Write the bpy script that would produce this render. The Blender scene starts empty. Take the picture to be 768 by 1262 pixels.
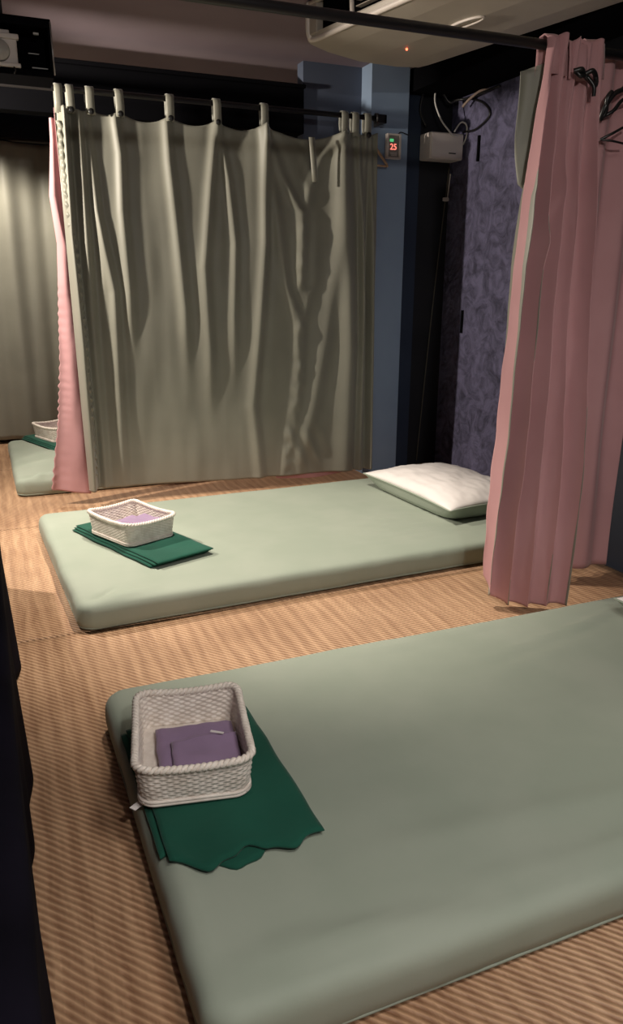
import bpy, bmesh, math, random
from mathutils import Vector, Matrix, noise
random.seed(4)
C = bpy.context.scene.collection
PI = math.pi

# ------------------------------------------------------------------ helpers
def link(name, me, mats=(), parent=None, smooth=False, loc=None, rotz=None):
    o = bpy.data.objects.new(name, me)
    C.objects.link(o)
    for m in (mats if isinstance(mats, (list, tuple)) else [mats]):
        me.materials.append(m)
    if parent: o.parent = parent
    if smooth:
        for p in me.polygons: p.use_smooth = True
    if loc: o.location = loc
    if rotz is not None: o.rotation_euler = (0, 0, rotz)
    return o
def mk(name, bm, mats, parent=None, smooth=False, loc=None, rotz=None):
    me = bpy.data.meshes.new(name)
    bmesh.ops.recalc_face_normals(bm, faces=bm.faces)
    bm.to_mesh(me); bm.free()
    return link(name, me, mats, parent, smooth, loc, rotz)
def tag(o, label=None, cat=None, group=None, kind=None):
    if label: o['label'] = label
    if cat: o['category'] = cat
    if group: o['group'] = group
    if kind: o['kind'] = kind
    return o
def thing(name, label, cat, loc=(0, 0, 0), rotz=0, group=None):
    o = bpy.data.objects.new(name, None); C.objects.link(o)
    o.location = loc; o.rotation_euler = (0, 0, rotz); o.empty_display_size = .05
    return tag(o, label, cat, group)
def box(bm, a, b, bev=0, seg=2, rot=None):
    c = Vector([(a[i] + b[i]) / 2 for i in range(3)]); s = [abs(b[i] - a[i]) for i in range(3)]
    t = bmesh.new()
    bmesh.ops.create_cube(t, size=1, matrix=Matrix.Diagonal((*s, 1)))
    if bev: bmesh.ops.bevel(t, geom=t.edges[:], offset=bev, segments=seg, affect='EDGES', profile=.5)
    M = Matrix.Translation(c)
    if rot is not None: M = M @ rot
    bmesh.ops.transform(t, matrix=M, verts=t.verts)
    me = bpy.data.meshes.new('t'); t.to_mesh(me); t.free(); bm.from_mesh(me); bpy.data.meshes.remove(me)
    return bm
def tube(bm, pts, r, n=10, closed=False):
    P = [Vector(p) for p in pts]; rings = []
    N = len(P); up = Vector((0.13, 0.31, .94)).normalized()
    for i, p in enumerate(P):
        if closed: d = P[(i + 1) % N] - P[i - 1]
        else: d = P[min(i + 1, N - 1)] - P[max(i - 1, 0)]
        d.normalize()
        a = up - d * up.dot(d)
        if a.length < .05: a = Vector((1, 0, 0)) - d * d.x
        a.normalize(); b = d.cross(a); up = a
        rr = r[i] if isinstance(r, (list, tuple)) else r
        rings.append([bm.verts.new(p + (a * math.cos(t) + b * math.sin(t)) * rr) for t in [2 * PI * k / n for k in range(n)]])
    M = N if closed else N - 1
    for i in range(M):
        A, B = rings[i], rings[(i + 1) % N]
        for k in range(n):
            bm.faces.new((A[k], A[(k + 1) % n], B[(k + 1) % n], B[k]))
    if not closed:
        bm.faces.new(rings[0]); bm.faces.new(rings[-1])
    return bm
def spline(pts, n=8):
    P = [Vector(p) for p in pts]; out = []
    for i in range(len(P) - 1):
        p0 = P[max(i - 1, 0)]; p1 = P[i]; p2 = P[i + 1]; p3 = P[min(i + 2, len(P) - 1)]
        for k in range(n):
            t = k / n
            out.append(.5 * ((2 * p1) + (p2 - p0) * t + (2 * p0 - 5 * p1 + 4 * p2 - p3) * t * t + (3 * p1 - p0 - 3 * p2 + p3) * t ** 3))
    out.append(P[-1]); return out
def poly(path, z):
    """interpolate x along a [(x,z)...] path running downward; returns (x, t outside amount)"""
    if z >= path[0][1]: return path[0][0], z - path[0][1]
    for (x0, z0), (x1, z1) in zip(path, path[1:]):
        if z >= z1:
            f = (z0 - z) / (z0 - z1 + 1e-9)
            return x0 + (x1 - x0) * f, 0
    return path[-1][0], path[-1][1] - z
def sm(a, b, x):
    t = max(0, min(1, (x - a) / (b - a))); return t * t * (3 - 2 * t)
def nz(x, y, z=0): return noise.noise(Vector((x, y, z)))
def grid(name, nu, nv, f, mats, parent=None, thick=0, off=1, uvs=None):
    vs = [f(i / nu, j / nv) for j in range(nv + 1) for i in range(nu + 1)]
    fs = [(j * (nu + 1) + i, (j + 1) * (nu + 1) + i, (j + 1) * (nu + 1) + i + 1, j * (nu + 1) + i + 1) for j in range(nv) for i in range(nu)]
    me = bpy.data.meshes.new(name); me.from_pydata(vs, [], fs); me.update()
    o = link(name, me, mats, parent, True)
    if thick:
        s = o.modifiers.new('thickness', 'SOLIDIFY'); s.thickness = thick; s.offset = 0
        if len(me.materials) > 1: s.material_offset = 1; s.material_offset_rim = 1
    return o

# ------------------------------------------------------------------ materials
def mat(name, col, rough=.8, spec=.5, metal=0, sheen=0, emit=None, es=0):
    m = bpy.data.materials.new(name); m.use_nodes = True
    b = m.node_tree.nodes['Principled BSDF']
    b.inputs['Base Color'].default_value = (*col, 1); b.inputs['Roughness'].default_value = rough
    b.inputs['Specular IOR Level'].default_value = spec; b.inputs['Metallic'].default_value = metal
    if sheen:
        b.inputs['Sheen Weight'].default_value = sheen; b.inputs['Sheen Roughness'].default_value = .4
    if emit:
        b.inputs['Emission Color'].default_value = (*emit, 1); b.inputs['Emission Strength'].default_value = es
    return m
def N(m, t, **k):
    n = m.node_tree.nodes.new(t)
    for a, v in k.items():
        if a in n.inputs: n.inputs[a].default_value = v
        else: setattr(n, a, v)
    return n
def L(m, a, b): m.node_tree.links.new(a, b)
def noisy(m, c1, c2, scale=8, bump=.1, dist=.002, detail=4, stretch=(1, 1, 1), lo=.35, hi=.65, bscale=None):
    b = m.node_tree.nodes['Principled BSDF']
    tc = N(m, 'ShaderNodeTexCoord'); mp = N(m, 'ShaderNodeMapping'); mp.inputs['Scale'].default_value = stretch
    L(m, tc.outputs['Object'], mp.inputs['Vector'])
    t = N(m, 'ShaderNodeTexNoise', Scale=scale, Detail=detail); L(m, mp.outputs[0], t.inputs['Vector'])
    r = N(m, 'ShaderNodeValToRGB'); r.color_ramp.elements[0].color = (*c1, 1); r.color_ramp.elements[1].color = (*c2, 1)
    r.color_ramp.elements[0].position = lo; r.color_ramp.elements[1].position = hi
    L(m, t.outputs['Fac'], r.inputs['Fac']); L(m, r.outputs['Color'], b.inputs['Base Color'])
    if bump:
        t2 = N(m, 'ShaderNodeTexNoise', Scale=bscale or scale * 6, Detail=5.0); L(m, mp.outputs[0], t2.inputs['Vector'])
        bp = N(m, 'ShaderNodeBump', Strength=bump, Distance=dist); L(m, t2.outputs['Fac'], bp.inputs['Height']); L(m, bp.outputs['Normal'], b.inputs['Normal'])
    return m
def cloth(name, c1, c2, rough=.75, sheen=.15, bump=.25):
    m = mat(name, c1, rough, .3, sheen=sheen)
    return noisy(m, c1, c2, 5, bump, .0015, bscale=60)
M_sheet = cloth('sage_sheet', (.295, .34, .275), (.325, .365, .30), .7, .1, .15)
M_curt = cloth('sage_curtain_satin', (.225, .222, .182), (.25, .247, .202), .5, .25, .15)
M_curt.node_tree.nodes['Principled BSDF'].inputs['Specular IOR Level'].default_value = .45
M_pink = cloth('pink_cotton', (.51, .275, .285), (.55, .305, .315), .75, .2, .2)
M_green = cloth('dark_green_towel', (.006, .066, .042), (.009, .085, .055), .9, .15, .5)
M_purple = cloth('mauve_cotton', (.27, .19, .30), (.30, .21, .33), .8, .2, .4)
M_white = cloth('white_pillow_cotton', (.74, .70, .68), (.80, .76, .74), .8, .1, .3)
M_black = mat('black_paint', (.004, .004, .005), .95, .02)
M_blackm = mat('black_metal', (.012, .011, .012), .4, .5)
M_bench = cloth('black_violet_throw', (.004, .0035, .006), (.007, .006, .011), .95, 0, .3)
M_bench.node_tree.nodes['Principled BSDF'].inputs['Specular IOR Level'].default_value = .05
M_plastic = mat('white_plastic', (.62, .56, .52), .4, .5)
M_ac = noisy(mat('aged_white_plastic', (.5, .45, .38), .45), (.42, .37, .31), (.50, .45, .38), 3, 0)
M_rim = mat('ac_white_trim', (.75, .68, .62), .4)
M_cable = mat('grey_cable', (.55, .53, .50), .5)
M_wood = noisy(mat('light_wood', (.5, .33, .2), .6), (.45, .28, .16), (.6, .4, .25), 6, .1, stretch=(1, 1, 8))
M_btn = mat('black_button', (.01, .01, .01), .35)
M_ceil = noisy(mat('plum_ceiling_paint', (.16, .11, .11), .8), (.235, .18, .205), (.27, .21, .235), 2, .2, .004)
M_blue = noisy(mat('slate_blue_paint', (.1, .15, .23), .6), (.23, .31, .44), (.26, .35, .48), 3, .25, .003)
M_blue_shade = noisy(mat('shaded_blue_paint', (.08, .10, .15), .7), (.075, .095, .14), (.09, .11, .16), 3, .2, .003)  # blue wall colour darkened to hold the shade beside the air conditioner
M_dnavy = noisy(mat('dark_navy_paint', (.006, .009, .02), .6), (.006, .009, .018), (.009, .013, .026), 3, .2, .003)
M_navy = noisy(mat('navy_paint', (.02, .035, .065), .5), (.016, .028, .055), (.022, .038, .07), 3, .2, .003)
M_navy_shade = noisy(mat('shaded_navy_paint', (.008, .009, .012), .6), (.006, .007, .010), (.011, .012, .016), 3, .2, .003)  # navy wall with the shadow near the white box painted into its colour
M_floor = noisy(mat('dark_floorboards', (.03, .02, .015), .6), (.02, .013, .01), (.045, .03, .02), 4, .2, stretch=(1, 8, 1))

# rough purple plaster
M_plast = mat('violet_plaster', (.09, .08, .16), .75)
def plaster(m):
    b = m.node_tree.nodes['Principled BSDF']
    tc = N(m, 'ShaderNodeTexCoord')
    a = N(m, 'ShaderNodeTexNoise', Scale=9.0, Detail=8.0, Roughness=.7, Distortion=1.2); L(m, tc.outputs['Object'], a.inputs['Vector'])
    v = N(m, 'ShaderNodeTexVoronoi', Scale=30.0); L(m, tc.outputs['Object'], v.inputs['Vector'])
    r = N(m, 'ShaderNodeValToRGB'); L(m, a.outputs['Fac'], r.inputs['Fac'])
    r.color_ramp.elements[0].color = (.05, .047, .085, 1); r.color_ramp.elements[0].position = .36
    r.color_ramp.elements[1].color = (.155, .145, .25, 1); r.color_ramp.elements[1].position = .58
    L(m, r.outputs['Color'], b.inputs['Base Color'])
    mx = N(m, 'ShaderNodeMath', operation='MULTIPLY_ADD'); L(m, v.outputs['Distance'], mx.inputs[0]); mx.inputs[1].default_value = .35
    L(m, a.outputs['Fac'], mx.inputs[2])
    bp = N(m, 'ShaderNodeBump', Strength=.9, Distance=.02); L(m, mx.outputs[0], bp.inputs['Height']); L(m, bp.outputs['Normal'], b.inputs['Normal'])
plaster(M_plast)

# woven straw mat : ribs along y with a slanting weave
M_mat = mat('woven_straw', (.5, .32, .19), .55, .35)
def straw(m):
    b = m.node_tree.nodes['Principled BSDF']
    tc = N(m, 'ShaderNodeTexCoord')
    wob = N(m, 'ShaderNodeTexNoise', Scale=5.0, Detail=2.0); L(m, tc.outputs['Object'], wob.inputs['Vector'])
    add = N(m, 'ShaderNodeVectorMath', operation='MULTIPLY_ADD'); L(m, wob.outputs['Color'], add.inputs[0]); add.inputs[1].default_value = (.02, .02, 0); L(m, tc.outputs['Object'], add.inputs[2])
    sp = N(m, 'ShaderNodeSeparateXYZ'); L(m, add.outputs[0], sp.inputs[0])
    def wave(fx, fy):
        x = N(m, 'ShaderNodeMath', operation='MULTIPLY'); L(m, sp.outputs['X'], x.inputs[0]); x.inputs[1].default_value = fx
        y = N(m, 'ShaderNodeMath', operation='MULTIPLY_ADD'); L(m, sp.outputs['Y'], y.inputs[0]); y.inputs[1].default_value = fy; L(m, x.outputs[0], y.inputs[2])
        s = N(m, 'ShaderNodeMath', operation='SINE'); L(m, y.outputs[0], s.inputs[0]); return s
    w1 = wave(2 * PI / .018, 2 * PI / .021); w2 = wave(2 * PI / .046, 0.0)
    st = N(m, 'ShaderNodeMapping'); st.inputs['Scale'].default_value = (60, 5, 1); L(m, add.outputs[0], st.inputs['Vector'])
    n1 = N(m, 'ShaderNodeTexNoise', Scale=1.0, Detail=3.0); L(m, st.outputs[0], n1.inputs['Vector'])
    n2 = N(m, 'ShaderNodeTexNoise', Scale=2.2, Detail=4.0); L(m, tc.outputs['Object'], n2.inputs['Vector'])
    h = N(m, 'ShaderNodeMath', operation='MULTIPLY_ADD'); L(m, w2.outputs[0], h.inputs[0]); h.inputs[1].default_value = .35; L(m, w1.outputs[0], h.inputs[2])
    h2 = N(m, 'ShaderNodeMath', operation='MULTIPLY_ADD'); L(m, n1.outputs['Fac'], h2.inputs[0]); h2.inputs[1].default_value = 3.0; L(m, h.outputs[0], h2.inputs[2])
    mr = N(m, 'ShaderNodeMapRange'); L(m, h2.outputs[0], mr.inputs['Value']); mr.inputs['From Min'].default_value = .2; mr.inputs['From Max'].default_value = 2.8
    r = N(m, 'ShaderNodeValToRGB'); L(m, mr.outputs[0], r.inputs['Fac'])
    r.color_ramp.elements[0].color = (.29, .155, .085, 1); r.color_ramp.elements[1].color = (.62, .395, .235, 1)
    mx = N(m, 'ShaderNodeMix', data_type='RGBA', blend_type='MULTIPLY'); mx.inputs['Factor'].default_value = .6
    r2 = N(m, 'ShaderNodeValToRGB'); L(m, n2.outputs['Fac'], r2.inputs['Fac'])
    r2.color_ramp.elements[0].color = (.62, .55, .5, 1); r2.color_ramp.elements[0].position = .35; r2.color_ramp.elements[1].color = (1, 1, 1, 1); r2.color_ramp.elements[1].position = .6
    L(m, r.outputs['Color'], mx.inputs[6]); L(m, r2.outputs['Color'], mx.inputs[7]); L(m, mx.outputs[2], b.inputs['Base Color'])
    bp = N(m, 'ShaderNodeBump', Strength=.5, Distance=.004); L(m, h2.outputs[0], bp.inputs['Height']); L(m, bp.outputs['Normal'], b.inputs['Normal'])
straw(M_mat)
M_wick = noisy(mat('pale_wicker', (.6, .5, .4), .6), (.68, .60, .53), (.82, .75, .68), 40, .3, .001)
M_wickrim = noisy(mat('wicker_rim', (.7, .6, .48), .55), (.76, .68, .60), (.86, .79, .71), 40, .3, .001)

# ------------------------------------------------------------------ setting
def struct(name, a, b, m, bev=0):
    o = mk(name, box(bmesh.new(), a, b, bev), m); o['kind'] = 'structure'; return o
Z_C = 2.2
struct('floor', (-1.4, -1.6, -.06), (3.1, 6.2, -.006), M_floor)
struct('ceiling', (-1.4, -1.6, Z_C), (3.1, 6.2, Z_C + .06), M_ceil)
struct('wall_left', (-1.4, -1.6, -.006), (-1.3, 6.2, Z_C), M_navy)
struct('wall_near', (-1.3, -1.6, -.006), (2.6, -1.5, Z_C), M_navy)
struct('wall_far', (-1.3, 6.1, -.006), (2.6, 6.2, Z_C), M_navy)
struct('wall_right', (2.6, -1.6, -.006), (2.7, 6.2, Z_C), M_plast)
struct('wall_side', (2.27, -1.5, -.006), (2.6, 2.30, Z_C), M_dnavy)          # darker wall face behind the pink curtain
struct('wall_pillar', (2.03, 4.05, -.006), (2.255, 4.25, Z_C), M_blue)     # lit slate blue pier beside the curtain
struct('wall_back', (2.255, 4.12, -.006), (2.375, 4.25, Z_C), M_navy)
struct('wall_corner', (2.375, 4.16, -.006), (2.6, 4.25, Z_C), M_navy_shade)
struct('wall_upper', (1.69, 4.17, 1.62), (2.03, 4.25, Z_C), M_blue_shade)
bm = bmesh.new()
box(bm, (-1.3, 4.15, 1.852), (1.688, 4.25, 2.065), .004); box(bm, (-1.3, 4.135, 2.065), (1.692, 4.26, 2.083), .003)
o = mk('trim_1', bm, M_black); o['kind'] = 'structure'
struct('trim_2', (2.28, 2.30, 2.085), (2.6, 4.12, Z_C), M_black, .004)

struct('trim_3', (2.575, 2.30, 1.93), (2.6, 3.2, 2.085), M_black, .003)
# mats on the floor, each 1.25 m deep
seams = [(-1.2, -.09, None), (-.09, 2.41, 'straw mat nearest the camera, under the nearest mattress'),
         (2.41, 3.66, 'straw mat under the middle mattress and brightly lit at its left end'),
         (3.66, 4.91, 'straw mat between the middle mattress and the far mattress behind the curtain'),
         (4.91, 6.05, 'straw mat farthest back, beside the far end of the far mattress')]
for y0, y1, lab in seams[1:]:
    k = 60
    def f(u, v, y0=y0, y1=y1):
        x = -1.25 + u * 3.83 if y0 > 2 else -1.25 + u * 3.5
        y = y0 + .0008 + v * (y1 - y0 - .0016)
        e = min(v, 1 - v) * (y1 - y0)
        z = -.0012 + .0025 * math.exp(-((e - .012) / .01) ** 2)
        return (x, y, z)
    o = grid('straw_mat', 60, 60, f, M_mat, thick=.003)
    tag(o, lab, 'mat', 'woven straw mats laid edge to edge on the floor')

# ------------------------------------------------------------------ mattress
def mattress(name, label, w, d, h, loc, rotz, seed, creases=(), pucker=None, sag=.004):
    """rounded slab, origin at its front left bottom corner"""
    nx, ny = 150, 90
    def prof(s):                       # s 0..1 from bottom edge outward over the rim on to the top
        return s
    vs, fs, idx = [], [], {}
    rim = [(-.012, 0.0), (-.003, .012), (0, .03), (0, .055), (.002, .068), (.008, .079), (.018, .086), (.032, .0895)]
    sc = h / .09
    R0 = .055
    # perimeter points of a rounded rectangle with inset
    def per(ins, n):
        pts = []
        r = max(R0 - ins, .012)
        x0, y0, x1, y1 = ins, ins, w - ins, d - ins
        segs = [((x0 + r, y0), (x1 - r, y0), (x1 - r, y0 + r), -PI / 2), ((x1, y0 + r), (x1, y1 - r), (x1 - r, y1 - r), 0),
                ((x1 - r, y1), (x0 + r, y1), (x0 + r, y1 - r), PI / 2), ((x0, y1 - r), (x0, y0 + r), (x0 + r, y0 + r), PI)]
        for k, (a, b, c, t0) in enumerate(segs):
            m = n[k % 2]
            for i in range(m): pts.append((a[0] + (b[0] - a[0]) * i / m, a[1] + (b[1] - a[1]) * i / m))
            for i in range(8):
                t = t0 + (PI / 2) * i / 8
                pts.append((c[0] + r * math.cos(t), c[1] + r * math.sin(t)))
        return pts
    n = (nx, ny); rings = []
    for k, (ins, z) in enumerate(rim):
        ring = []
        for (x, y) in per(max(ins, 0) if ins > 0 else 0, n):
            wv = .0035 * nz(x * 6 + seed, y * 6, z * 8) + .002 * nz(x * 22, y * 22 + seed, z * 20)
            if ins < 0:
                cx, cy = x - w / 2, y - d / 2; q = 1 + ins / max(abs(cx), abs(cy)); x, y = w / 2 + cx * q, d / 2 + cy * q
            cx, cy = x - w / 2, y - d / 2; ln = math.hypot(cx, cy)
            s = 0 if z == 0 else 1
            ring.append(len(vs)); vs.append([x + cx / ln * wv * s, y + cy / ln * wv * s, z * sc])
        rings.append(ring)
    for A, B in zip(rings, rings[1:]):
        m = len(A)
        for i in range(m): fs.append((A[i], A[(i + 1) % m], B[(i + 1) % m], B[i]))
    # top: keep shrinking rings inward
    ins = .05; last = rings[-1]
    while ins < d / 2 - .02:
        ring = []
        for (x, y) in per(ins, n): ring.append(len(vs)); vs.append([x, y, .09 * sc])
        m = len(ring)
        for i in range(m): fs.append((last[i], last[(i + 1) % m], ring[(i + 1) % m], ring[i]))
        last = ring; ins += .022
    fs.append(tuple(last)); fs.append(tuple(reversed(rings[0])))
    for v in vs:
        x, y, z = v
        if z > .07 * sc:
            t = sm(.07 * sc, .09 * sc, z)
            dz = .0035 * nz(x * 2.5 + seed, y * 2.5) + .0012 * nz(x * 3 + seed, y * 14)
            dz -= sag * math.sin(PI * max(0, min(1, x / w))) * math.sin(PI * max(0, min(1, y / d)))
            for (x0, y0, x1, y1, amp, wd) in creases:
                dx, dy = x1 - x0, y1 - y0; L2 = dx * dx + dy * dy
                s = ((x - x0) * dx + (y - y0) * dy) / L2
                if -.1 < s < 1.1:
                    cxx, cyy = x0 + dx * s, y0 + dy * s
                    dd = math.hypot(x - cxx, y - cyy)
                    dz += 2.0 * amp * math.exp(-(dd / wd) ** 2) * math.sin(PI * max(0, min(1, s)))
            v[2] += dz * t
        if pucker:
            dd = math.hypot(x - pucker[0], y - pucker[1])
            v[2] += pucker[2] * math.exp(-(dd / .05) ** 2) * math.cos(dd * 55) * (1 if z > .02 else 0)
    me = bpy.data.meshes.new(name); me.from_pydata(vs, [], fs); me.update()
    root = link(name, me, M_sheet, None, True, loc, rotz)
    tag(root, label, 'mattress', 'sage green mattresses on the mats')
    # the elastic hem of the fitted sheet tucked under the edge
    hb = bmesh.new()
    pts = per(.007, (30, 20))
    tube(hb, [(x, y, .007 + .002 * nz(x * 20, y * 20)) for x, y in pts], .0045, 6, True)
    mk('sheet_hem', hb, M_sheet, root, True)
    return root
random.seed(9)
cr1 = [(.95 + .35 * i, .78 + .10 * (i % 3) - .05 * i, 1.6 + .1 * i, .90 + .05 * i, .004, .012) for i in range(3)]
cr1 += [(.5, .93, 1.3, .98, .003, .012), (.05, .1, .5, .04, .006, .02), (.3, .25, 1.6, .12, .004, .03), (.03, .1, .05, .6, .004, .015), (.4, .10, 1.2, .05, .004, .012), (.9, .7, 1.5, .8, .003, .01)]
near = mattress('mattress', 'sage green mattress nearest the camera, filling the lower right', 1.98, 1.02, .095, (.19, .815, .0045), 0, 3, cr1)
cr2 = [(1.05, .18 + .05 * i, 1.75, .20 + .07 * i, .003, .010) for i in range(6)] + [(.9, .55, 1.5, .75, .002, .02), (.06, .03, .3, .07, .006, .015), (.04, .05, .15, .12, -.006, .015)]
mid = mattress('mattress', 'sage green mattress in the middle with a white pillow at its right end', 2.15, 1.165, .09, (.195, 2.395, .0045), math.radians(2.3), 11, cr2)
far = mattress('mattress', 'sage green mattress at the far left, mostly behind the hanging green curtain', 1.93, 1.17, .09, (.088, 4.215, .0045), 0, 23,
               [(.03, .02, .5, .16, .012, .03), (.05, .5, .3, .75, .006, .05), (.02, .35, .4, .5, .008, .04), (.1, .05, .35, .03, .008, .012)], (.12, .05, .008))

# ------------------------------------------------------------------ towels
def towel(label, w, d, h, loc, rotz, seed, layers=3, ragged=0):
    root = thing('green_towel', label, 'towel', loc, rotz, 'folded dark green towels under the baskets')
    for k in range(layers):
        t = h / layers
        z0 = k * t
        nx, ny = 30, 46
        bmm = bmesh.new(); V = {}
        def pt(i, j, side):
            u, v = i / nx, j / ny
            rag = ragged * (nz(u * 2.3 + k * 2.3 + .4, seed) * 1.4 + nz(u * 7, seed + 2) * .35) * (1 - v) ** 2
            e = 1 - (max(0, abs(u - .5) * 2 - .93) / .07) ** 2 * .5
            e2 = 1 - (max(0, abs(v - .5) * 2 - .96) / .04) ** 2 * .5
            x = (u - .5) * (w - .012 * k * (1 if seed % 2 else .4)) + .004 * nz(v * 5, k, seed) + .006 * k
            y = (v - .5) * d + rag - (.012 * k) * (1 - v) + .003 * nz(u * 6, k + 3, seed)
            z = z0 + t * (.5 + side * .5 * e * e2) + (.0035 * (nz(u * 3 + seed, v * 4) + .4) + ragged * .05 * max(0, nz(u * 5, v * 7 + seed)) * (1 - v) ** 2) * (side > 0 or k > 0)
            return (x, y, z)
        T = [[bmm.verts.new(pt(i, j, 1)) for i in range(nx + 1)] for j in range(ny + 1)]
        B = [[bmm.verts.new(pt(i, j, -1)) for i in range(nx + 1)] for j in range(ny + 1)]
        for j in range(ny):
            for i in range(nx):
                bmm.faces.new((T[j][i], T[j][i + 1], T[j + 1][i + 1], T[j + 1][i])); bmm.faces.new((B[j][i], B[j + 1][i], B[j + 1][i + 1], B[j][i + 1]))
        for i in range(nx):
            bmm.faces.new((B[0][i], B[0][i + 1], T[0][i + 1], T[0][i])); bmm.faces.new((T[ny][i], T[ny][i + 1], B[ny][i + 1], B[ny][i]))
        for j in range(ny):
            bmm.faces.new((T[j][0], T[j + 1][0], B[j + 1][0], B[j][0])); bmm.faces.new((B[j][nx], B[j + 1][nx], T[j + 1][nx], T[j][nx]))
        mk('fold', bmm, M_green, root, True)
    return root
ZT = .0955
t1 = towel('loosely folded dark green towel on the nearest mattress', .30, .47, .018, (.350, 1.365, ZT), math.radians(0), 1, 2, .06)
tg = bmesh.new(); box(tg, (-.176, -.045, .012), (-.146, -.030, .0135), rot=Matrix.Rotation(.6, 4, 'Z'))
mk('care_tag', tg, M_white, t1)['label'] = 'small white care tag'
t2 = towel('neatly folded dark green towel on the middle mattress', .26, .60, .022, (.497, 2.99, .096), math.radians(21), 6, 3)
t3 = towel('folded dark green towel on the far mattress, left of the hanging curtain', .26, .60, .022, (.40, 5.12, .099), math.radians(20), 8, 3)

# ------------------------------------------------------------------ baskets
def basket(label, loc, rotz, w=.232, d=.302, h=.084, first=None):
    root = thing('wicker_basket', label, 'basket', loc, rotz, 'small rectangular wicker baskets')
    nseg, rows = 320, 60
    def outline(t, sx, sy, r):
        # rounded rectangle by arc length
        L1, L2 = sx - 2 * r, sy - 2 * r; arc = PI * r / 2
        tot = 2 * (L1 + L2) + 4 * arc; s = t * tot
        parts = [(L1, 'b'), (arc, 0), (L2, 'r'), (arc, 1), (L1, 't'), (arc, 2), (L2, 'l'), (arc, 3)]
        for ln, k in parts:
            if s <= ln + 1e-9:
                f = s / ln
                if k == 'b': return (-sx / 2 + r + L1 * f, -sy / 2, 0, -1)
                if k == 'r': return (sx / 2, -sy / 2 + r + L2 * f, 1, 0)
                if k == 't': return (sx / 2 - r - L1 * f, sy / 2, 0, 1)
                if k == 'l': return (-sx / 2, sy / 2 - r - L2 * f, -1, 0)
                a = -PI / 2 + k * PI / 2 + f * PI / 2
                cx = (sx / 2 - r) * (1 if k in (0, 1) else -1); cy = (sy / 2 - r) * (1 if k in (1, 2) else -1)
                return (cx + r * math.cos(a), cy + r * math.sin(a), math.cos(a), math.sin(a))
            s -= ln
        return (-sx / 2 + r, -sy / 2, 0, -1)
    def ht(x, y): return h + .010 * (abs(x / (w / 2)) * abs(y / (d / 2))) ** 2
    def wall(side):
        bmw = bmesh.new(); G = []
        for j in range(rows + 1):
            v = j / rows; ring = []
            layer = int(v * 15)
            for i in range(nseg):
                flare = .92 + .08 * v ** .8
                x, y, nxx, nyy = outline(i / nseg, w * flare, d * flare, .034)
                ph = 2 * PI * 40 * i / nseg + PI * layer
                wv = .0016 * math.sin(ph) * abs(math.sin(PI * v * 15)) + .0004 * math.sin(PI * v * 30)
                o = wv + (0 if side > 0 else -.006)
                ring.append(bmw.verts.new((x + nxx * o, y + nyy * o, .003 + (ht(x, y) - .003) * v)))
            G.append(ring)
        for a, b in zip(G, G[1:]):
            for i in range(nseg): bmw.faces.new((a[i], a[(i + 1) % nseg], b[(i + 1) % nseg], b[i]))
        return bmw, G
    if first:
        for ch in first.children:
            c = ch.copy(); C.objects.link(c); c.parent = root
        return root
    bmw, G = wall(1); mk('woven_side', bmw, M_wick, root, True)
    bmw, G = wall(-1); mk('inner_side', bmw, M_wick, root, True)
    # base with weave ribs
    bb = bmesh.new(); n = 46; mm = 36
    V = [[None] * (mm + 1) for _ in range(n + 1)]
    for i in range(n + 1):
        for j in range(mm + 1):
            x, y = (i / n - .5) * w * .90, (j / mm - .5) * d * .90
            V[i][j] = bb.verts.new((x * (1 - .04 * (abs(y) / (d / 2)) ** 6), y, .006 + .0018 * math.sin(i * 2.1) * math.sin(j * 2.1)))
    for i in range(n):
        for j in range(mm): bb.faces.new((V[i][j], V[i + 1][j], V[i + 1][j + 1], V[i][j + 1]))
    ob = mk('woven_base', bb, M_wick, root, True); s = ob.modifiers.new('t', 'SOLIDIFY'); s.thickness = .005
    # plaited rim: two strands twisting around the edge
    for ph0 in (0, PI):
        pts = []
        for i in range(420):
            x, y, a, b = outline(i / 420, w, d, .034)
            t = 2 * PI * 44 * i / 420 + ph0
            pts.append((x + a * (.0038 * math.cos(t) - .002), y + b * (.0038 * math.cos(t) - .002), ht(x, y) + .0038 * math.sin(t)))
        rb = bmesh.new(); tube(rb, pts, .0052, 6, True); mk('rim', rb, M_wickrim, root, True)
    for kk in (0, 1):
        pts = []
        for i in range(160):
            x, y, a, b = outline(i / 160, w * (.93), d * (.93), .034); pts.append((x + a * .002, y + b * .002, .006 + .006 * kk))
        rb = bmesh.new(); tube(rb, pts, .004, 6, True); mk('foot_band', rb, M_wick, root, True)
    return root
b1 = basket('pale wicker basket on the nearest mattress, seen from above', (.322, 1.418, .117), math.radians(-11))
b2 = basket('wicker basket on the middle mattress holding a mauve cloth', (.482, 3.02, .119), math.radians(24), first=b1)
b3 = basket('wicker basket on the far mattress, half hidden by the pink curtain edge', (.405, 5.21, .119), math.radians(22), first=b1)

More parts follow.
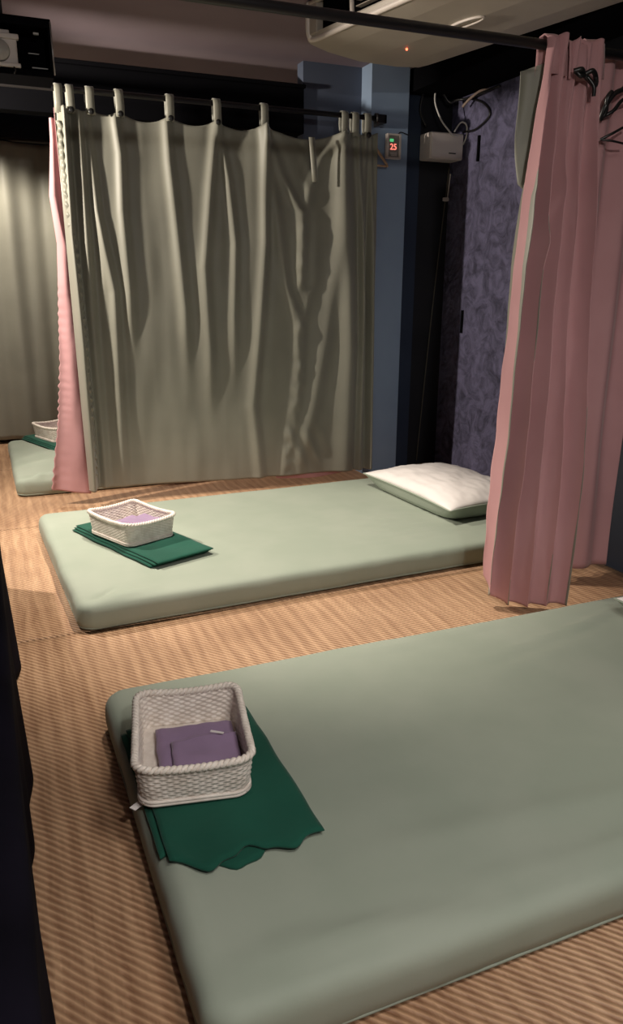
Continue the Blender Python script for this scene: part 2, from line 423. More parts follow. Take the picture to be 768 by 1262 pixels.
def pad(label, loc, rotz, seed, w=.165, d=.19, h=.024):
    root = thing('mauve_cloth', label, 'cloth', loc, rotz, 'folded mauve cloths in the baskets')
    def layer(name, x0, x1, y0, y1, z0, t, s, shear=0):
        n = 26; bb = bmesh.new()
        def P(u, v, side):
            x = x0 + (x1 - x0) * u + shear * v; y = y0 + (y1 - y0) * v
            e = 1 - max(0, abs(u - .5) * 2 - .88) / .12 * .8; e *= 1 - max(0, abs(v - .5) * 2 - .88) / .12 * .8
            zz = .006 * nz(x * 14 + s, y * 14) + .004 * nz(x * 30, y * 22 + s)
            return (x + .004 * nz(v * 4, s), y + .004 * nz(u * 4, s + 5), z0 + t / 2 + side * t / 2 * e + max(zz, -.003) * (1 if side > 0 else .6))
        T = [[bb.verts.new(P(i / n, j / n, 1)) for i in range(n + 1)] for j in range(n + 1)]
        B = [[bb.verts.new(P(i / n, j / n, -1)) for i in range(n + 1)] for j in range(n + 1)]
        for j in range(n):
            for i in range(n):
                bb.faces.new((T[j][i], T[j][i + 1], T[j + 1][i + 1], T[j + 1][i])); bb.faces.new((B[j][i], B[j + 1][i], B[j + 1][i + 1], B[j][i + 1]))
            bb.faces.new((B[0][j], B[0][j + 1], T[0][j + 1], T[0][j])); bb.faces.new((T[n][j], T[n][j + 1], B[n][j + 1], B[n][j]))
            bb.faces.new((T[j][0], T[j + 1][0], B[j + 1][0], B[j][0])); bb.faces.new((B[j][n], B[j + 1][n], T[j + 1][n], T[j][n]))
        return mk(name, bb, M_purple, root, True)
    layer('lower_fold', -w / 2, w / 2, -d / 2, d / 2, .004, h * .7, seed)
    layer('upper_fold', -w / 2 + .03, w / 2, -d / 2, d * .12, h * .7, h * .55, seed + 3, .0)
    return root
p1 = pad('mauve folded cloth with a white tag, in the nearest basket', (.335, 1.415, .126), math.radians(-9), 2, .17, .205, .03)
tg = bmesh.new(); box(tg, (.028, .012, .044), (.058, .018, .0455), rot=Matrix.Rotation(-.5, 4, 'Z')); mk('care_tag', tg, M_white, p1)['label'] = 'small white care tag'
p2 = pad('mauve folded cloth in the basket on the middle mattress', (.487, 3.02, .129), math.radians(30), 7, .17, .21, .045)
p3 = pad('mauve folded cloth in the basket on the far mattress', (.41, 5.21, .129), math.radians(24), 9, .17, .21, .04)

# ------------------------------------------------------------------ pillows
def pillow(label, loc, rotz, w, d, h):
    root = thing('pillow', label, 'pillow', loc, rotz, 'white topped sage pillows')
    n, mm = 56, 80
    def P(u, v, side, off=0):
        x, y = (u - .5) * 2, (v - .5) * 2
        pin = 1 - .07 * (1 - abs(x) ** 2) * abs(y) ** 3
        pin2 = 1 - .06 * (1 - abs(y) ** 2) * abs(x) ** 3
        prof = (max(0, 1 - abs(x) ** 2.6) ** .55) * (max(0, 1 - abs(y) ** 2.6) ** .55)
        wr = .006 * nz(x * 3, y * 4, 2) + .003 * nz(x * 9, y * 7, 5) * (1 if side > 0 else .3)
        X, Y = x * w / 2 * pin2, y * d / 2 * pin
        # gathered creases near the right front corner
        wr += .006 * math.sin((x - y * .4) * 26) * math.exp(-((x - .55) ** 2 + (y + .7) ** 2) / .06)
        if side > 0: z = h * .5 + h * .5 * prof + wr * min(1, prof * 2) + off
        else: z = h * .5 - h * .48 * min(1, prof * 2.6)
        z += .012 * (abs(x) * abs(y)) ** 3 * side * 0
        return (X, Y, max(z, .002))
    grid('pillow_top', n, mm, lambda u, v: P(u, v, 1, .001), M_white, root, thick=.002)
    grid('pillow_underside', n, mm, lambda u, v: P(u, v, -1), M_sheet, root)
    pb = bmesh.new(); pts = []
    for k in range(200):
        t = k / 200 * 4; s = int(t); f = t - s
        u, v = [(f, 0), (1, f), (1 - f, 1), (0, 1 - f)][s]
        p = P(u, v, 1); pts.append((p[0], p[1], h * .5))
    tube(pb, pts, .004, 6, True); mk('piping', pb, M_sheet, root, True)
    return root
pillow('white topped pillow on the middle mattress beside the pink curtain', (2.015, 3.10, .097), math.radians(3), .50, .76, .122)
pillow('white topped pillow on the nearest mattress, its corner at the right edge', (1.945, 1.36, .101), math.radians(0), .42, .66, .12)

# ------------------------------------------------------------------ main green curtain
YC = 3.93
# fold ridges traced as (x,z) paths, amplitude, width
RID = [([(.499, 1.784), (.492, 1.268), (.48, .707), (.455, .097)], .022, .018), ([(.539, 1.754), (.554, 1.412), (.611, 1.05), (.599, .254)], .022, .018),
 ([(.668, 1.797), (.681, 1.662), (.673, 1.417), (.683, 1.087)], .018, .02), ([(.904, 1.815), (.907, 1.641), (.923, 1.389), (.949, .972)], .020, .022),
 ([(1.138, 1.815), (1.101, 1.543), (1.056, 1.166), (1.071, .769)], .020, .022), ([(1.157, 1.781), (1.193, 1.584), (1.218, 1.285), (1.201, .93)], .016, .018),
 ([(1.384, 1.815), (1.373, 1.288), (1.331, .804), (1.298, .465), (1.339, .095)], .024, .022), ([(1.393, 1.808), (1.468, 1.617), (1.569, 1.442), (1.587, 1.253)], .013, .026),
 ([(1.791, 1.813), (1.688, 1.705), (1.596, 1.459), (1.56, 1.172)], .013, .028), ([(1.384, 1.807), (1.424, 1.521), (1.487, 1.091), (1.551, .884)], .014, .026),
 ([(1.647, 1.112), (1.578, .884), (1.569, .713), (1.541, .452), (1.482, .092)], .012, .026), ([(1.791, 1.806), (1.786, 1.298), (1.721, .796), (1.652, .446), (1.555, .109)], .014, .032),
 ([(1.815, 1.808), (1.835, 1.299), (1.865, .748), (1.85, .059)], .040, .045), ([(1.90, 1.85), (1.925, 1.3), (1.95, .748), (1.96, .059)], .030, .016),
 ([(1.97, 1.85), (1.985, 1.3), (2.0, .748), (2.02, .059)], .026, .014), ([(.44, 1.8), (.43, 1.3), (.445, .8), (.44, .06)], .03, .014)]
BTN = [.44, .48, .56, .69, .92, 1.147, 1.385, 1.815, 1.875, 1.945]
def topz(x):
    prev = .40
    pts = [.40] + BTN + [2.0]
    for a, b in zip(pts, pts[1:]):
        if a <= x <= b:
            g = b - a; s = math.sin(PI * (x - a) / g)
            return 1.842 - s ** .8 * min(.055, .16 * g)
    return 1.842
def cur_main(u, v):
    xt = .405 + u * 1.60; xb = .425 + u * 1.615
    x = xt + (xb - xt) * v
    if u < .02: x += 0
    zt = topz(xt); zb = .055 + .004 * math.sin(u * 9) + .030 * (1 - u)
    z = zt + (zb - zt) * v
    y = YC
    for path, amp, wd in RID:
        px, out = poly(path, z)
        if out > 0: a = amp * math.exp(-(out / .22) ** 2)
        else: a = amp
        # fade in from the button, widen downward
        w = wd * (1 + .5 * v)
        y -= a * math.exp(-((x - px) / w) ** 2)
        y += a * .35 * math.exp(-((x - px - 1.6 * w) / w) ** 2)
    # broad belly and soft waves
    y += -.03 * math.sin(PI * u) * math.sin(PI * v) + .010 * nz(x * 4, z * .8, 1) + .0035 * nz(x * 14, z * 3, 4)
    # crumples along the vertical line where two panels meet
    cx, _ = poly([(1.60, 1.5), (1.575, .9), (1.57, .6), (1.50, .2)], z)
    y += .009 * math.exp(-((x - cx) / .04) ** 2) * nz(x * 22, z * 18, 7) * .8
    y += .008 * math.exp(-((x - 1.62) ** 2 + (z - .22) ** 2) / .01) * math.sin(x * 60 + z * 30)
    # narrow pleats at the left edge
    y += .020 * math.sin(x * 95) * sm(.60, .44, x) + .018 * math.sin(x * 90) * sm(1.88, 1.94, x)
    # seam running down through the middle of the right panel
    return (x, y, z)
cr = thing('green_curtain', 'large sage green tab-top curtain hanging behind the middle mattress', 'curtain', (0, 0, 0))
grid('curtain_cloth', 420, 190, cur_main, [M_curt, M_pink], cr, thick=.002)
for k, bx in enumerate([.425, .475, .56, .69, .92, 1.147, 1.385, 1.815, 1.875, 1.945]):
    # tab: strap looping over the rod
    tb = bmesh.new(); w = .038 if bx > .5 else .034
    prof = [(-.016, 1.815), (-.0185, 1.86), (-.019, 1.905), (-.016, 1.924), (-.004, 1.931), (.010, 1.926), (.018, 1.910), (.018, 1.87), (.006, 1.815)]
    rows = [[tb.verts.new((bx - w / 2 + w * i / 4 + .003 * nz(z * 20, k), YC + .0 + yy - .004 * math.sin(PI * i / 4), z)) for i in range(5)] for (yy, z) in prof]
    for a, b in zip(rows, rows[1:]):
        for i in range(4): tb.faces.new((a[i], a[i + 1], b[i + 1], b[i]))
    o = mk('tab', tb, M_curt, cr, True); s = o.modifiers.new('t', 'SOLIDIFY'); s.thickness = .002; s.offset = 0
    if bx in (.475, .56, .69, .92, 1.147, 1.385, 1.815, 1.945):
        bt = bmesh.new(); bmesh.ops.create_uvsphere(bt, u_segments=14, v_segments=8, radius=.0135, matrix=Matrix.Translation((bx, YC - .032, 1.826)) @ Matrix.Diagonal((1, .5, 1, 1)))
        mk('button', bt, M_btn, cr, True)['label'] = 'round black button'
# loose strap that missed the rod
tb = bmesh.new(); rows = []
for z in (1.79, 1.74, 1.69, 1.63, 1.585):
    rows.append([tb.verts.new((1.605 + .03 * i / 3 + (1.79 - z) * .1, YC - .045 - .006 * math.sin(i), z)) for i in range(4)])
for a, b in zip(rows, rows[1:]):
    for i in range(3): tb.faces.new((a[i], a[i + 1], b[i + 1], b[i]))
o = mk('loose_tab', tb, M_curt, cr, True); s = o.modifiers.new('t', 'SOLIDIFY'); s.thickness = .003
# pink lining folded out on the left edge
PLp = [(.385, 1.80), (.382, 1.71), (.358, 1.474), (.375, 1.266), (.34, .712), (.31, .439), (.256, .124), (.25, .09)]
PRp = [(.42, 1.80), (.424, 1.729), (.425, 1.476), (.440, 1.267), (.447, .9), (.44, .512), (.438, .084), (.438, .06)]
def pinkstrip(u, v):
    z = 1.80 + (.085 - 1.80) * v
    l, _ = poly(PLp, z); r, _ = poly(PRp, z)
    x = l + (r - l) * u
    y = YC + .035 + .02 * (1 - u) + .010 * math.sin(u * 6 + z * 2) + .006 * nz(u * 3, z * 6)
    x += .0035 * math.sin(z * 150 + 5 * nz(z * 4, 1)) * (.5 + abs(nz(z * 9, 4)) * 2) * (1 - u) ** 3 * sm(1.2, .9, z)
    return (x, y, z - .03 * u * v)
grid('pink_lining', 24, 220, pinkstrip, M_pink, cr, thick=.0025)['label'] = 'pink lining folded out along the left edge'
def ruffle(u, v):
    z = 1.78 + (.16 - 1.78) * v
    r, _ = poly([(.42, 1.78), (.425, 1.476), (.440, 1.267), (.452, .9), (.455, .512), (.452, .16)], z)
    return (r - .012 + .03 * u + .003 * math.sin(z * 130), YC - .015 - .012 * math.sin(PI * u) - .006 * math.sin(z * 150 + 2 * u), z)
grid('stitched_edge', 6, 420, ruffle, M_curt, cr, thick=.0015)
def hem(u, v):
    x = 1.44 + .42 * u
    return (x, YC + .018 + .008 * math.sin(u * 9), .052 - .018 * v * math.sin(PI * u) ** .5 + .010 * (1 - v))
grid('pink_hem', 40, 4, hem, M_pink, cr, thick=.0015)['label'] = 'pink lining showing under the hem'

def rod(name, label, a, b, r, caps=True):
    root = thing(name, label, 'curtain rod', a)
    bmr = bmesh.new(); d = Vector(b) - Vector(a); tube(bmr, [(0, 0, 0), tuple(d)], r, 20); mk('rod', bmr, M_blackm, root, True)
    for p in ((0, 0, 0), tuple(d)):
        e = bmesh.new(); q = d.normalized() * .012; tube(e, [Vector(p) - q * .5, Vector(p) + q * .5], r * 2.0, 20); mk('end_socket', e, M_blackm, root, True)
    return root
mr = rod('curtain_rod', 'black rod carrying the large green curtain', (-1.29, YC, 1.912), (2.0, YC, 1.912), .0125)
o_ = bmesh.new(); box(o_, (2.0 + 1.29, -.008, -.02), (2.058 + 1.29, .008, .02), .002); box(o_, (2.045 + 1.29, -.008, -.02), (2.058 + 1.29, .118, .02), .002)
mk('bracket', o_, M_blackm, mr)
rod('curtain_rod', 'black rod crossing the top of the view, carrying the pink curtain', (-1.29, 2.15, 1.772), (2.265, 2.15, 1.790), .0145)
rod('curtain_rod', 'black rod above the pale green curtain at the far left', (-1.29, 5.72, 1.96), (2.59, 5.72, 1.96), .0125)

# far curtain
def cur_far(u, v):
    x = -1.15 + 3.4 * u; z = 1.945 + (.03 - 1.945) * v
    y = 5.72 + .028 * math.sin(x * 17 + .6 * math.sin(z * 1.2)) + .02 * nz(x * 3, z) + .012 * math.sin(x * 41 + 1)
    return (x, y, z)
o = grid('green_curtain', 260, 60, cur_far, [M_curt, M_pink], None, thick=.002)
tag(o, 'pale green curtain at the far left, behind the far mattress', 'curtain')

# ------------------------------------------------------------------ pink curtain (bunched) and the one behind it
pk = thing('pink_curtain', 'pink curtain bunched up and hanging to the mat between the two mattresses', 'curtain')
PL = [(1.648, 1.80), (1.634, 1.70), (1.615, 1.60), (1.593, 1.459), (1.561, 1.148), (1.540, .708), (1.524, .371), (1.530, .03)]
PR = [(1.865, 1.80), (1.865, 1.6), (1.875, 1.224), (1.86, .841), (1.83, .422), (1.795, .02)]
def pinkc(u, v):
    z0 = 1.808 - .008 * math.sin(u * 20); zb = .030 - .014 * math.sin(u * PI) + .09 * math.exp(-u / .09); z = z0 + (zb - z0) * v
    l, _ = poly(PL, z); r, _ = poly(PR, z)
    x = l + (r - l) * u
    A = .012 + .030 * sm(0, .35, v) - .022 * sm(.7, 1, v)
    ph = u * 2 * PI * 4.6 - .2 + (1.1 * math.sin(z * 1.3) + .8 * (nz(u * 2, z * 1.1))) * sm(0, .25, u)
    s = math.sin(ph)
    y = 2.15 - .025 - .14 * u * sm(.3, 1, v) - A * s * (1 + .4 * math.sin(u * 7)) - .03 * sm(0, .5, v)
    y += .012 * nz(u * 9, z * 2.2, 3) + .004 * nz(u * 30, z * 8, 3)
    x += .010 * math.cos(ph) * sm(0, .3, v)
    if v < .1:
        y = y * 1.0
    # left leading hem ruffles
    y += .010 * nz(z * 9, 2.0) * math.exp(-(u / .10) ** 2) * sm(1.6, 1.2, z)
    # diagonal pulls below the strap
    for (x0, z0_, x1, z1_) in ((1.66, 1.52, 1.60, 1.36), (1.74, 1.48, 1.64, 1.12), (1.655, 1.70, 1.635, 1.5), (1.68, 1.36, 1.6, 1.1)):
        if z1_ < z < z0_:
            xx = x0 + (x1 - x0) * (z0_ - z) / (z0_ - z1_)
            y -= .016 * math.exp(-((x - xx) / .011) ** 2) * math.sin(PI * (z0_ - z) / (z0_ - z1_))
    return (x, y, z)
grid('curtain_cloth', 260, 200, pinkc, [M_pink, M_curt], pk, thick=.002)
# header band folded over the rod: two broad tabs
for (x0, x1) in ((1.645, 1.72), (1.722, 1.79), (1.795, 1.862)):
    tb = bmesh.new()
    prof = [(-.034, 1.70), (-.030, 1.76), (-.024, 1.80), (-.008, 1.812), (.012, 1.808), (.022, 1.79), (.022, 1.70)]
    rows = [[tb.verts.new((x0 + (x1 - x0) * i / 8, 2.15 + yy - .005 * math.sin(PI * i / 4 + x0 * 30), z + .006 * math.sin(x0 * 50) )) for i in range(9)] for (yy, z) in prof]
    for a, b in zip(rows, rows[1:]):
        for i in range(8): tb.faces.new((a[i], a[i + 1], b[i + 1], b[i]))
    o = mk('tab', tb, M_pink, pk, True); s = o.modifiers.new('t', 'SOLIDIFY'); s.thickness = .002
# green lining flap on its left side
def flap(u, v):
    x = 1.592 + .085 * u + .018 * v; zt = 1.715 + .03 * u; zb = 1.40 - .1 * u
    return (x + .004 * math.sin(v * 7), 2.175 + .015 * math.sin(u * 5 + v * 3), zt + (zb - zt) * v)
grid('green_lining', 10, 24, flap, M_curt, pk, thick=.002)['label'] = 'sage green lining peeking out on the left'
# black tie cord knotted round the bunch
tb = bmesh.new()
yk = 2.083
tube(tb, spline([(1.715, yk, 1.708), (1.735, yk - .012, 1.712), (1.755, yk, 1.704), (1.775, yk - .012, 1.712), (1.80, yk, 1.700), (1.795, yk - .006, 1.675), (1.775, yk, 1.69), (1.76, yk, 1.70)]), .0075, 8)
tube(tb, spline([(1.765, yk, 1.70), (1.785, yk - .012, 1.672), (1.79, yk - .01, 1.645)]), .006, 8)
tube(tb, spline([(1.72, yk, 1.71), (1.735, yk - .01, 1.695), (1.75, yk, 1.705)]), .007, 8)
mk('tie_cord', tb, M_btn, pk, True)['label'] = 'knotted black cord'

pk2 = thing('pink_curtain', 'darker pink curtain hanging behind the bunched one, at the right edge', 'curtain')
def pink2(u, v):
    z = 1.802 + (.035 - 1.802) * v
    x = 1.84 + .34 * u + .012 * v
    y = 2.205 + .004 * v + .022 * math.sin(u * 2 * PI * 2.6 + .5 * math.sin(z * 2)) * (1 - .3 * v) + .010 * nz(u * 5, z * 2)
    y = y - .05 * (1 - v) * 0
    return (x, y, z)
grid('curtain_cloth', 150, 80, pink2, [M_pink, M_curt], pk2, thick=.002)
tb = bmesh.new(); y2 = 2.155
tube(tb, spline([(1.895, y2, 1.60), (1.90, y2 - .015, 1.64), (1.925, y2 - .02, 1.675), (1.955, y2 - .02, 1.69), (2.0, y2 - .01, 1.72)]), .008, 8)
tube(tb, spline([(1.897, y2, 1.61), (1.925, y2 - .02, 1.625), (1.96, y2 - .02, 1.66), (2.01, y2 - .01, 1.67)]), .006, 8)
tube(tb, spline([(1.895, y2, 1.605), (1.905, y2 - .01, 1.62), (1.90, y2 - .02, 1.66), (1.915, y2 - .02, 1.68)]), .008, 8)
mk('tie_cord', tb, M_btn, pk2, True)['label'] = 'looped black cord'
tb = bmesh.new()
tube(tb, spline([(1.905, y2, 1.545), (1.94, y2 - .02, 1.565), (1.99, y2 - .02, 1.59)]), .0045, 8)
tube(tb, spline([(1.905, y2, 1.545), (1.94, y2 - .02, 1.54), (1.99, y2 - .02, 1.535)]), .0035, 8)
mk('tie_cord', tb, M_btn, pk2, True)['label'] = 'thin black cord'

# ------------------------------------------------------------------ air conditioner
ac = thing('air_conditioner', 'white ceiling air conditioner behind the crossing black rod', 'air conditioner', (1.372, 3.345, 0), math.radians(11))
W, LN = .69, 1.75                 # local: x to the right (rear), y towards the camera is negative
ZB = 2.047
prof = [(0, 2.195), (0, 2.075), (.004, 2.06), (.012, 2.052), (.03, ZB), (.12, 2.036), (.30, 2.028), (.50, 2.034), (.62, 2.045), (.67, 2.06), (W, 2.09), (W, 2.195)]
bmx = bmesh.new(); NS = 26; rings = []
for j in range(NS + 1):
    v = j / NS; y = -LN * v
    ring = []
    for (x, z) in prof:
        # the far end cap is rounded in plan
        bulge = .10 * math.sin(PI * x / W) ** .8 if j == 0 else (.10 * math.sin(PI * x / W) ** .8) * max(0, 1 - j / 2.0)
        ring.append(bmx.verts.new((x, y + bulge * .3, z)))
    rings.append(ring)
for a, b in zip(rings, rings[1:]):
    for i in range(len(prof) - 1):
        if i == 0: continue
        bmx.faces.new((a[i], a[i + 1], b[i + 1], b[i]))
for i in range(1): pass
bmx.faces.new(rings[0]); bmx.faces.new(rings[-1])
mk('housing', bmx, M_ac, ac, False)
# outlet on the front (left) face and lower front lip
o_ = bmesh.new(); box(o_, (.035, -LN + .02, 2.08), (.05, -.06, 2.19)); mk('outlet_back', o_, M_black, ac)
o_ = bmesh.new()
tube(o_, spline([(.0, -.012, 2.19), (-.004, -.014, 2.12), (0, -.018, 2.07), (.012, -.05, 2.055), (.012, -.3, 2.055), (.012, -1.0, 2.055), (.012, -LN, 2.055)], 6), .011, 10)
mk('outlet_frame', o_, M_rim, ac, True)
o_ = bmesh.new(); tube(o_, [(.0, -.02, 2.185), (.0, -LN, 2.185)], .009, 10); tube(o_, [(.002, -.30, 2.19), (.004, -.31, 2.065)], .009, 10); mk('outlet_frame', o_, M_rim, ac, True)
o_ = bmesh.new(); box(o_, (-.004, -.075, 2.07), (.030, -.018, 2.19), .004); mk('end_panel', o_, M_ac, ac)
for k in range(5):
    o_ = bmesh.new(); box(o_, (.005, -LN + .03, 2.078 + k * .022), (.028, -.33, 2.081 + k * .022)); mk('louvre', o_, M_ac, ac)
o_ = bmesh.new(); bmesh.ops.create_uvsphere(o_, u_segments=12, v_segments=8, radius=.0045, matrix=Matrix.Translation((.34, -.235, 2.026)))
mk('indicator_light', o_, mat('red_led', (.8, .1, .05), emit=(1, .12, .05), es=6), ac, True)['label'] = 'small glowing red light'
o_ = bmesh.new(); tube(o_, [(.30 + .05 * math.cos(t) * .5, -.62 + .085 * math.sin(t), 2.026) for t in [2 * PI * k / 30 for k in range(30)]], .005, 8, True)
mk('badge_ring', o_, M_rim, ac, True)

# ------------------------------------------------------------------ things on the pillar and in the corner
ct = thing('controller', 'small white framed controller with green and red readouts on the blue pier', 'controller', (2.148, 4.012, 1.80), math.radians(0))
o_ = bmesh.new()
for a, b in (((-.042, -.014, -.062), (-.034, .014, .062)), ((.030, -.014, -.062), (.042, .014, .062)), ((-.034, -.014, .053), (.030, .014, .062)), ((-.034, -.014, -.062), (.030, .014, -.052))): box(o_, a, b, .002)
mk('frame', o_, M_plastic, ct)
o_ = bmesh.new(); box(o_, (-.034, -.009, -.052), (.030, .012, .053)); mk('display_panel', o_, mat('dark_display', (.26, .25, .22), .3), ct)
o_ = bmesh.new(); box(o_, (-.026, -.011, .022), (-.004, -.0088, .036), .002); mk('readout', o_, mat('green_readout', (.1, .5, .2), emit=(.15, .9, .35), es=.5), ct)['label'] = 'green readout'
def text(body, size, m, parent, loc, rot, name='digits'):
    cu = bpy.data.curves.new(name, 'FONT'); cu.body = body; cu.size = size; cu.extrude = .0008; cu.align_x = 'CENTER'; cu.align_y = 'CENTER'
    t = bpy.data.objects.new('tmp', cu); C.objects.link(t); bpy.context.view_layer.update()
    me = bpy.data.meshes.new_from_object(t.evaluated_get(bpy.context.evaluated_depsgraph_get()))
    bpy.data.objects.remove(t)
    me.materials.clear()
    o = link(name, me, m, parent); o.location = loc; o.rotation_euler = rot; return o
M_red = mat('red_digits', (.8, .1, .08), emit=(1, .22, .16), es=1.6)
text('25', .042, M_red, ct, (-.004, -.0105, -.004), (PI / 2, 0, 0))
for k in range(3):
    o_ = bmesh.new(); box(o_, (-.024 + .004 * k, -.0105, -.034 - .006 * k), (.018, -.0088, -.031 - .006 * k)); mk('key_row', o_, M_plastic, ct)
o_ = bmesh.new(); tube(o_, spline([(.03, .004, .062), (.05, .01, .075), (.10, .022, .068), (.108, .03, .07)]), .003, 8); mk('cord', o_, M_blackm, ct, True)

wb = thing('wooden_bracket', 'small light wood bracket beside the controller at the curtain end', 'bracket', (2.06, 3.985, 1.72))
o_ = bmesh.new(); tube(o_, [(-.05, .0, .085), (.045, .01, -.015)], .007, 8); mk('diagonal_arm', o_, M_wood, wb, True)
o_ = bmesh.new(); tube(o_, [(-.04, .0, -.022), (.045, .01, -.022)], .0055, 8); tube(o_, [(.043, .0, -.022), (.046, .05, -.016)], .006, 8); mk('lower_arm', o_, M_wood, wb, True)

jb = thing('junction_box', 'white plastic box high in the dark corner with cables looping over it', 'box', (2.475, 4.0, 1.755))
o_ = bmesh.new(); box(o_, (-.105, 0, 0), (.105, .118, .135), .008, 3); mk('housing', o_, M_plastic, jb)
o_ = bmesh.new(); box(o_, (-.100, -.006, .005), (.1, .0, .130), .004, 2); mk('lid', o_, M_plastic, jb)
o_ = bmesh.new(); box(o_, (.01, -.0085, .028), (.055, -.006, .034)); mk('printed_mark', o_, M_btn, jb)
def cab(label, pts, r, m=M_cable):
    o_ = bmesh.new(); tube(o_, spline(pts), r, 8); o = mk('cable', o_, m, None, True); return tag(o, label, 'cable')
cab('white cable drooping from the dark beam down over the box lid', [(2.42, 4.05, 2.12), (2.405, 4.03, 2.04), (2.43, 4.0, 1.95), (2.47, 3.985, 1.90), (2.50, 3.985, 1.875), (2.535, 3.985, 1.872)], .0045)
cab('short white cable looping at the right corner of the box', [(2.53, 4.02, 1.90), (2.555, 4.0, 1.945), (2.585, 3.99, 1.935), (2.592, 3.99, 1.885), (2.592, 4.02, 1.84)], .0045)
cab('thin olive cable running down the dark corner to the mattress', [(2.585, 4.14, 1.74), (2.57, 4.15, 1.5), (2.52, 4.15, .9), (2.46, 4.15, .02)], .0035, mat('olive_cable', (.09, .08, .06), .6))
cab('black cable slung along the plaster under the beam', [(2.592, 4.0, 2.07), (2.592, 3.85, 2.02), (2.592, 3.78, 1.95), (2.592, 3.9, 1.90), (2.592, 4.02, 1.905)], .006, M_blackm)
cab('black cable hanging in a tangle above the white box', [(2.38, 4.1, 2.18), (2.36, 4.08, 2.1), (2.35, 4.09, 2.0), (2.40, 4.1, 1.93)], .006, M_blackm)
cab('pale cable end curling in the black tangle near the ceiling', [(2.55, 3.98, 2.02), (2.56, 3.93, 2.05), (2.575, 3.86, 2.075), (2.59, 3.80, 2.072)], .007, mat('tan_cable', (.30, .22, .18), .6))
cab('black cable curled beside the pale cable end near the ceiling', [(2.45, 4.06, 2.12), (2.5, 4.04, 2.05), (2.54, 4.02, 2.06), (2.57, 3.95, 2.06), (2.585, 3.7, 2.07)], .007, M_blackm)
o_ = bmesh.new(); box(o_, (2.555, 4.125, 1.555), (2.585, 4.15, 1.575), .003); tube(o_, [(2.583, 4.14, 1.566), (2.588, 4.13, 1.70)], .004, 8)
tag(mk('cable_clip', o_, M_plastic), 'tiny white clip in the dark corner below the box', 'clip')
o_ = bmesh.new(); box(o_, (2.588, 3.862, 1.735), (2.6, 3.878, 1.865), .002)
tag(mk('tape_strip', o_, M_black), 'black strip on the plaster beside the white box', 'strip', 'black strips on the plaster')
o_ = bmesh.new(); box(o_, (2.592, 3.925, .82), (2.6, 3.945, .95), .002)
tag(mk('tape_strip', o_, M_black), 'black strip on the plaster halfway down the wall', 'strip', 'black strips on the plaster')

# ------------------------------------------------------------------ black cabinet upper left, with the white lamp in it
cb = thing('wall_cabinet', 'black open box hung under the ceiling at the upper left', 'cabinet', (0, 0, 0))
X0, X1, Y0, Y1, ZB_, ZT_ = -.75, .372, 3.5, 3.68, 1.858, 2.06
o_ = bmesh.new(); box(o_, (X0, Y0, ZT_ - .03), (X1, Y1, ZT_), .003); box(o_, (X0, Y0, ZB_), (X1, Y1, ZB_ + .022), .003); box(o_, (X1 - .012, Y0 + .005, ZB_ + .022), (X1, Y1, ZT_ - .03), .002)
box(o_, (X0, Y0, ZB_ + .022), (X0 + .02, Y1, ZT_ - .03)); mk('carcass', o_, M_black, cb)
o_ = bmesh.new(); box(o_, (X0, Y1 - .01, ZB_), (X1, Y1, ZT_)); mk('back_panel', o_, M_black, cb)
o_ = bmesh.new(); tube(o_, [(X1 + .001, Y0 - .002, ZB_ + .01), (X1 - .002, Y0 - .002, ZT_ - .01)], .0035, 8); mk('edge_strip', o_, mat('worn_metal_edge', (.35, .33, .32), .35, metal=.6), cb, True)
o_ = bmesh.new(); box(o_, (.30, Y0 + .10, ZB_ + .05), (.36, Y0 + .106, ZB_ + .054)); mk('fitting', o_, M_cable, cb)
for a, b in (((.29, Y0 + .10, ZB_ + .10), (.33, Y0 + .106, ZB_ + .103)), ((.31, Y0 + .05, ZT_ - .045), (.33, Y0 + .06, ZT_ - .038))):
    o_ = bmesh.new(); box(o_, a, b); mk('fitting', o_, M_cable, cb)
for xx in (-.6, .2):
    o_ = bmesh.new(); tube(o_, [(xx, Y0 + .1, ZT_), (xx, Y0 + .1, Z_C)], .008, 8); mk('hanger', o_, M_blackm, cb, True)
lp = thing('emergency_lamp', 'white plastic lamp with a round face in the black box at upper left', 'lamp', (.165, 3.50, 1.882))
o_ = bmesh.new(); box(o_, (-.12, .004, .0), (.078, .075, .115), .006, 3); box(o_, (-.12, -.008, .095), (.086, .02, .113), .004); box(o_, (-.12, -.008, -.001), (.086, .02, .014), .004); mk('housing', o_, M_plastic, lp)
o_ = bmesh.new(); bmesh.ops.create_cone(o_, cap_ends=True, segments=40, radius1=.04, radius2=.034, depth=.014, matrix=Matrix.Translation((.012, -.002, .055)) @ Matrix.Rotation(PI / 2, 4, 'X')); mk('round_lens', o_, mat('grey_lens', (.42, .40, .37), .3), lp, True)
o_ = bmesh.new(); tube(o_, spline([(.06, -.006, .0), (.064, -.008, -.012), (.058, .004, -.02), (.056, .02, .0)]), .003, 8); mk('cord', o_, M_blackm, lp, True)
o_ = bmesh.new(); box(o_, (-.12, .01, .115), (.055, .05, .128), .003); mk('top_cap', o_, M_plastic, lp)

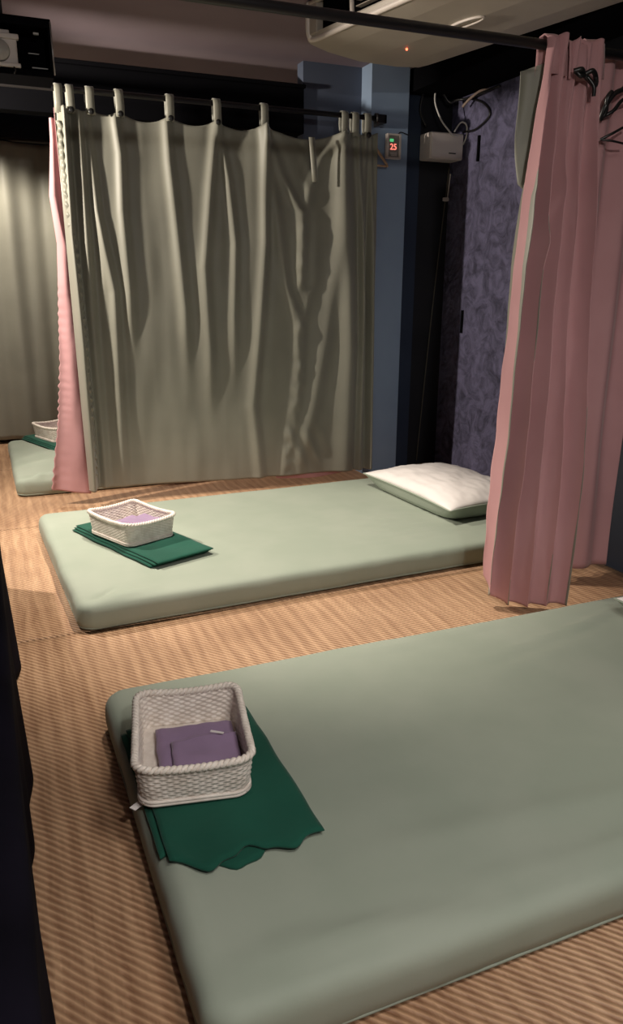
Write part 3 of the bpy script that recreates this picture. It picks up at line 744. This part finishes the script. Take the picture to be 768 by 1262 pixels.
# ------------------------------------------------------------------ low bench with black throw along the left
root = thing('low_bench', 'black cloth covered low bench running along the left edge', 'bench', (0, 0, 0))
o_ = bmesh.new(); box(o_, (-.62, .35, .30), (-.05, 2.93, .40), .01)
mk('bench_top', o_, M_black, root)
for (xx, yy) in ((-.58, .40), (-.09, .40), (-.58, 2.84), (-.09, 2.84)):
    o_ = bmesh.new(); box(o_, (xx, yy, .006), (xx + .04, yy + .04, .30), .003); mk('leg', o_, M_black, root)
def throw(u, v):
    # v: 0 at wall side .. top .. down the front face; u: along y
    y = .30 + 2.68 * u
    s = v * 1.0
    if s < .55: x = -.63 + .60 * s / .55; z = .412
    elif s < .62:
        t = (s - .55) / .07 * PI / 2; x = -.03 + .02 * math.sin(t); z = .392 + .02 * math.cos(t)
    else:
        t = (s - .62) / .38; x = -.010 + .0 * t; z = .392 - .38 * t
    dn = max(0, (s - .6) / .4)
    wav = dn * (.012 * math.sin(y * 9) + .008 * math.sin(y * 23 + 1) + .010 * nz(y * 2, 3))
    # far end rounds away
    e = sm(.93, 1, u)
    x -= .10 * e * e * dn
    return (x + wav - .006, y - .0 + .05 * e * 0, z + .004 * nz(x * 6, y * 6) * (1 - dn))
grid('throw', 200, 50, throw, M_bench, root, thick=.003)
def endf(u, v):
    x = -.63 + .50 * u; return (x, 2.975 + .012 * math.sin(x * 30) * v + .01 * v, .408 - .39 * v)
grid('throw_end', 40, 16, endf, M_bench, root, thick=.003)

# ------------------------------------------------------------------ lights
def spot(name, loc, tgt, e, col, size=160, blend=.5, r=.03):
    l = bpy.data.lights.new(name, 'SPOT'); l.energy = e; l.color = col; l.spot_size = math.radians(size); l.spot_blend = blend; l.shadow_soft_size = r
    o = bpy.data.objects.new(name, l); C.objects.link(o); o.location = loc
    o.rotation_euler = (Vector(tgt) - Vector(loc)).to_track_quat('-Z', 'Y').to_euler(); return o
def point(name, loc, e, col, r=.04):
    l = bpy.data.lights.new(name, 'POINT'); l.energy = e; l.color = col; l.shadow_soft_size = r
    o = bpy.data.objects.new(name, l); C.objects.link(o); o.location = loc; return o
warm = (1, .89, .76); neutral = (1, .95, .88)
spot('side_lamp', (-.60, 3.63, 1.80), (1.5, 3.63, .8), 200, warm, 112, .35, .03)
spot('ceiling_downlight', (.75, 2.80, 2.17), (.90, 2.80, 0), 190, warm, 72, .6, .04)
spot('far_booth_spot', (-.1, 5.1, 2.1), (.2, 5.35, 0), 115, warm, 120, .5, .03)
point('near_lamp', (.35, -.5, 1.85), 54, neutral, .03)
spot('front_ceiling_spot', (.8, .2, 2.15), (.8, .9, 0), 78, neutral, 140, .8, .2)

w = bpy.data.worlds.new('world'); bpy.context.scene.world = w; w.use_nodes = True
w.node_tree.nodes['Background'].inputs[0].default_value = (.25, .27, .35, 1); w.node_tree.nodes['Background'].inputs[1].default_value = .15

# ------------------------------------------------------------------ camera
cam = bpy.data.cameras.new('camera'); co = bpy.data.objects.new('camera', cam); C.objects.link(co)
cam.sensor_fit = 'VERTICAL'; cam.sensor_height = 24; cam.lens = 952 / 1262 * 24
cam.clip_start = .01
f_, yaw, pitch, roll = 952, math.radians(22.78), math.radians(16.56), math.radians(.33)
fwd = Vector((math.sin(yaw) * math.cos(pitch), math.cos(yaw) * math.cos(pitch), -math.sin(pitch)))
right = Vector((math.cos(yaw), -math.sin(yaw), 0)); up = right.cross(fwd)
r = right * math.cos(roll) + up * math.sin(roll); u = -right * math.sin(roll) + up * math.cos(roll)
co.matrix_world = Matrix(((r.x, u.x, -fwd.x, 0), (r.y, u.y, -fwd.y, 0), (r.z, u.z, -fwd.z, 1.1), (0, 0, 0, 1)))
S = bpy.context.scene; S.camera = co
S.view_settings.view_transform = 'Standard'; S.view_settings.look = 'None'; S.view_settings.gamma = 1; S.view_settings.exposure = 0; S.view_settings.use_curve_mapping = False
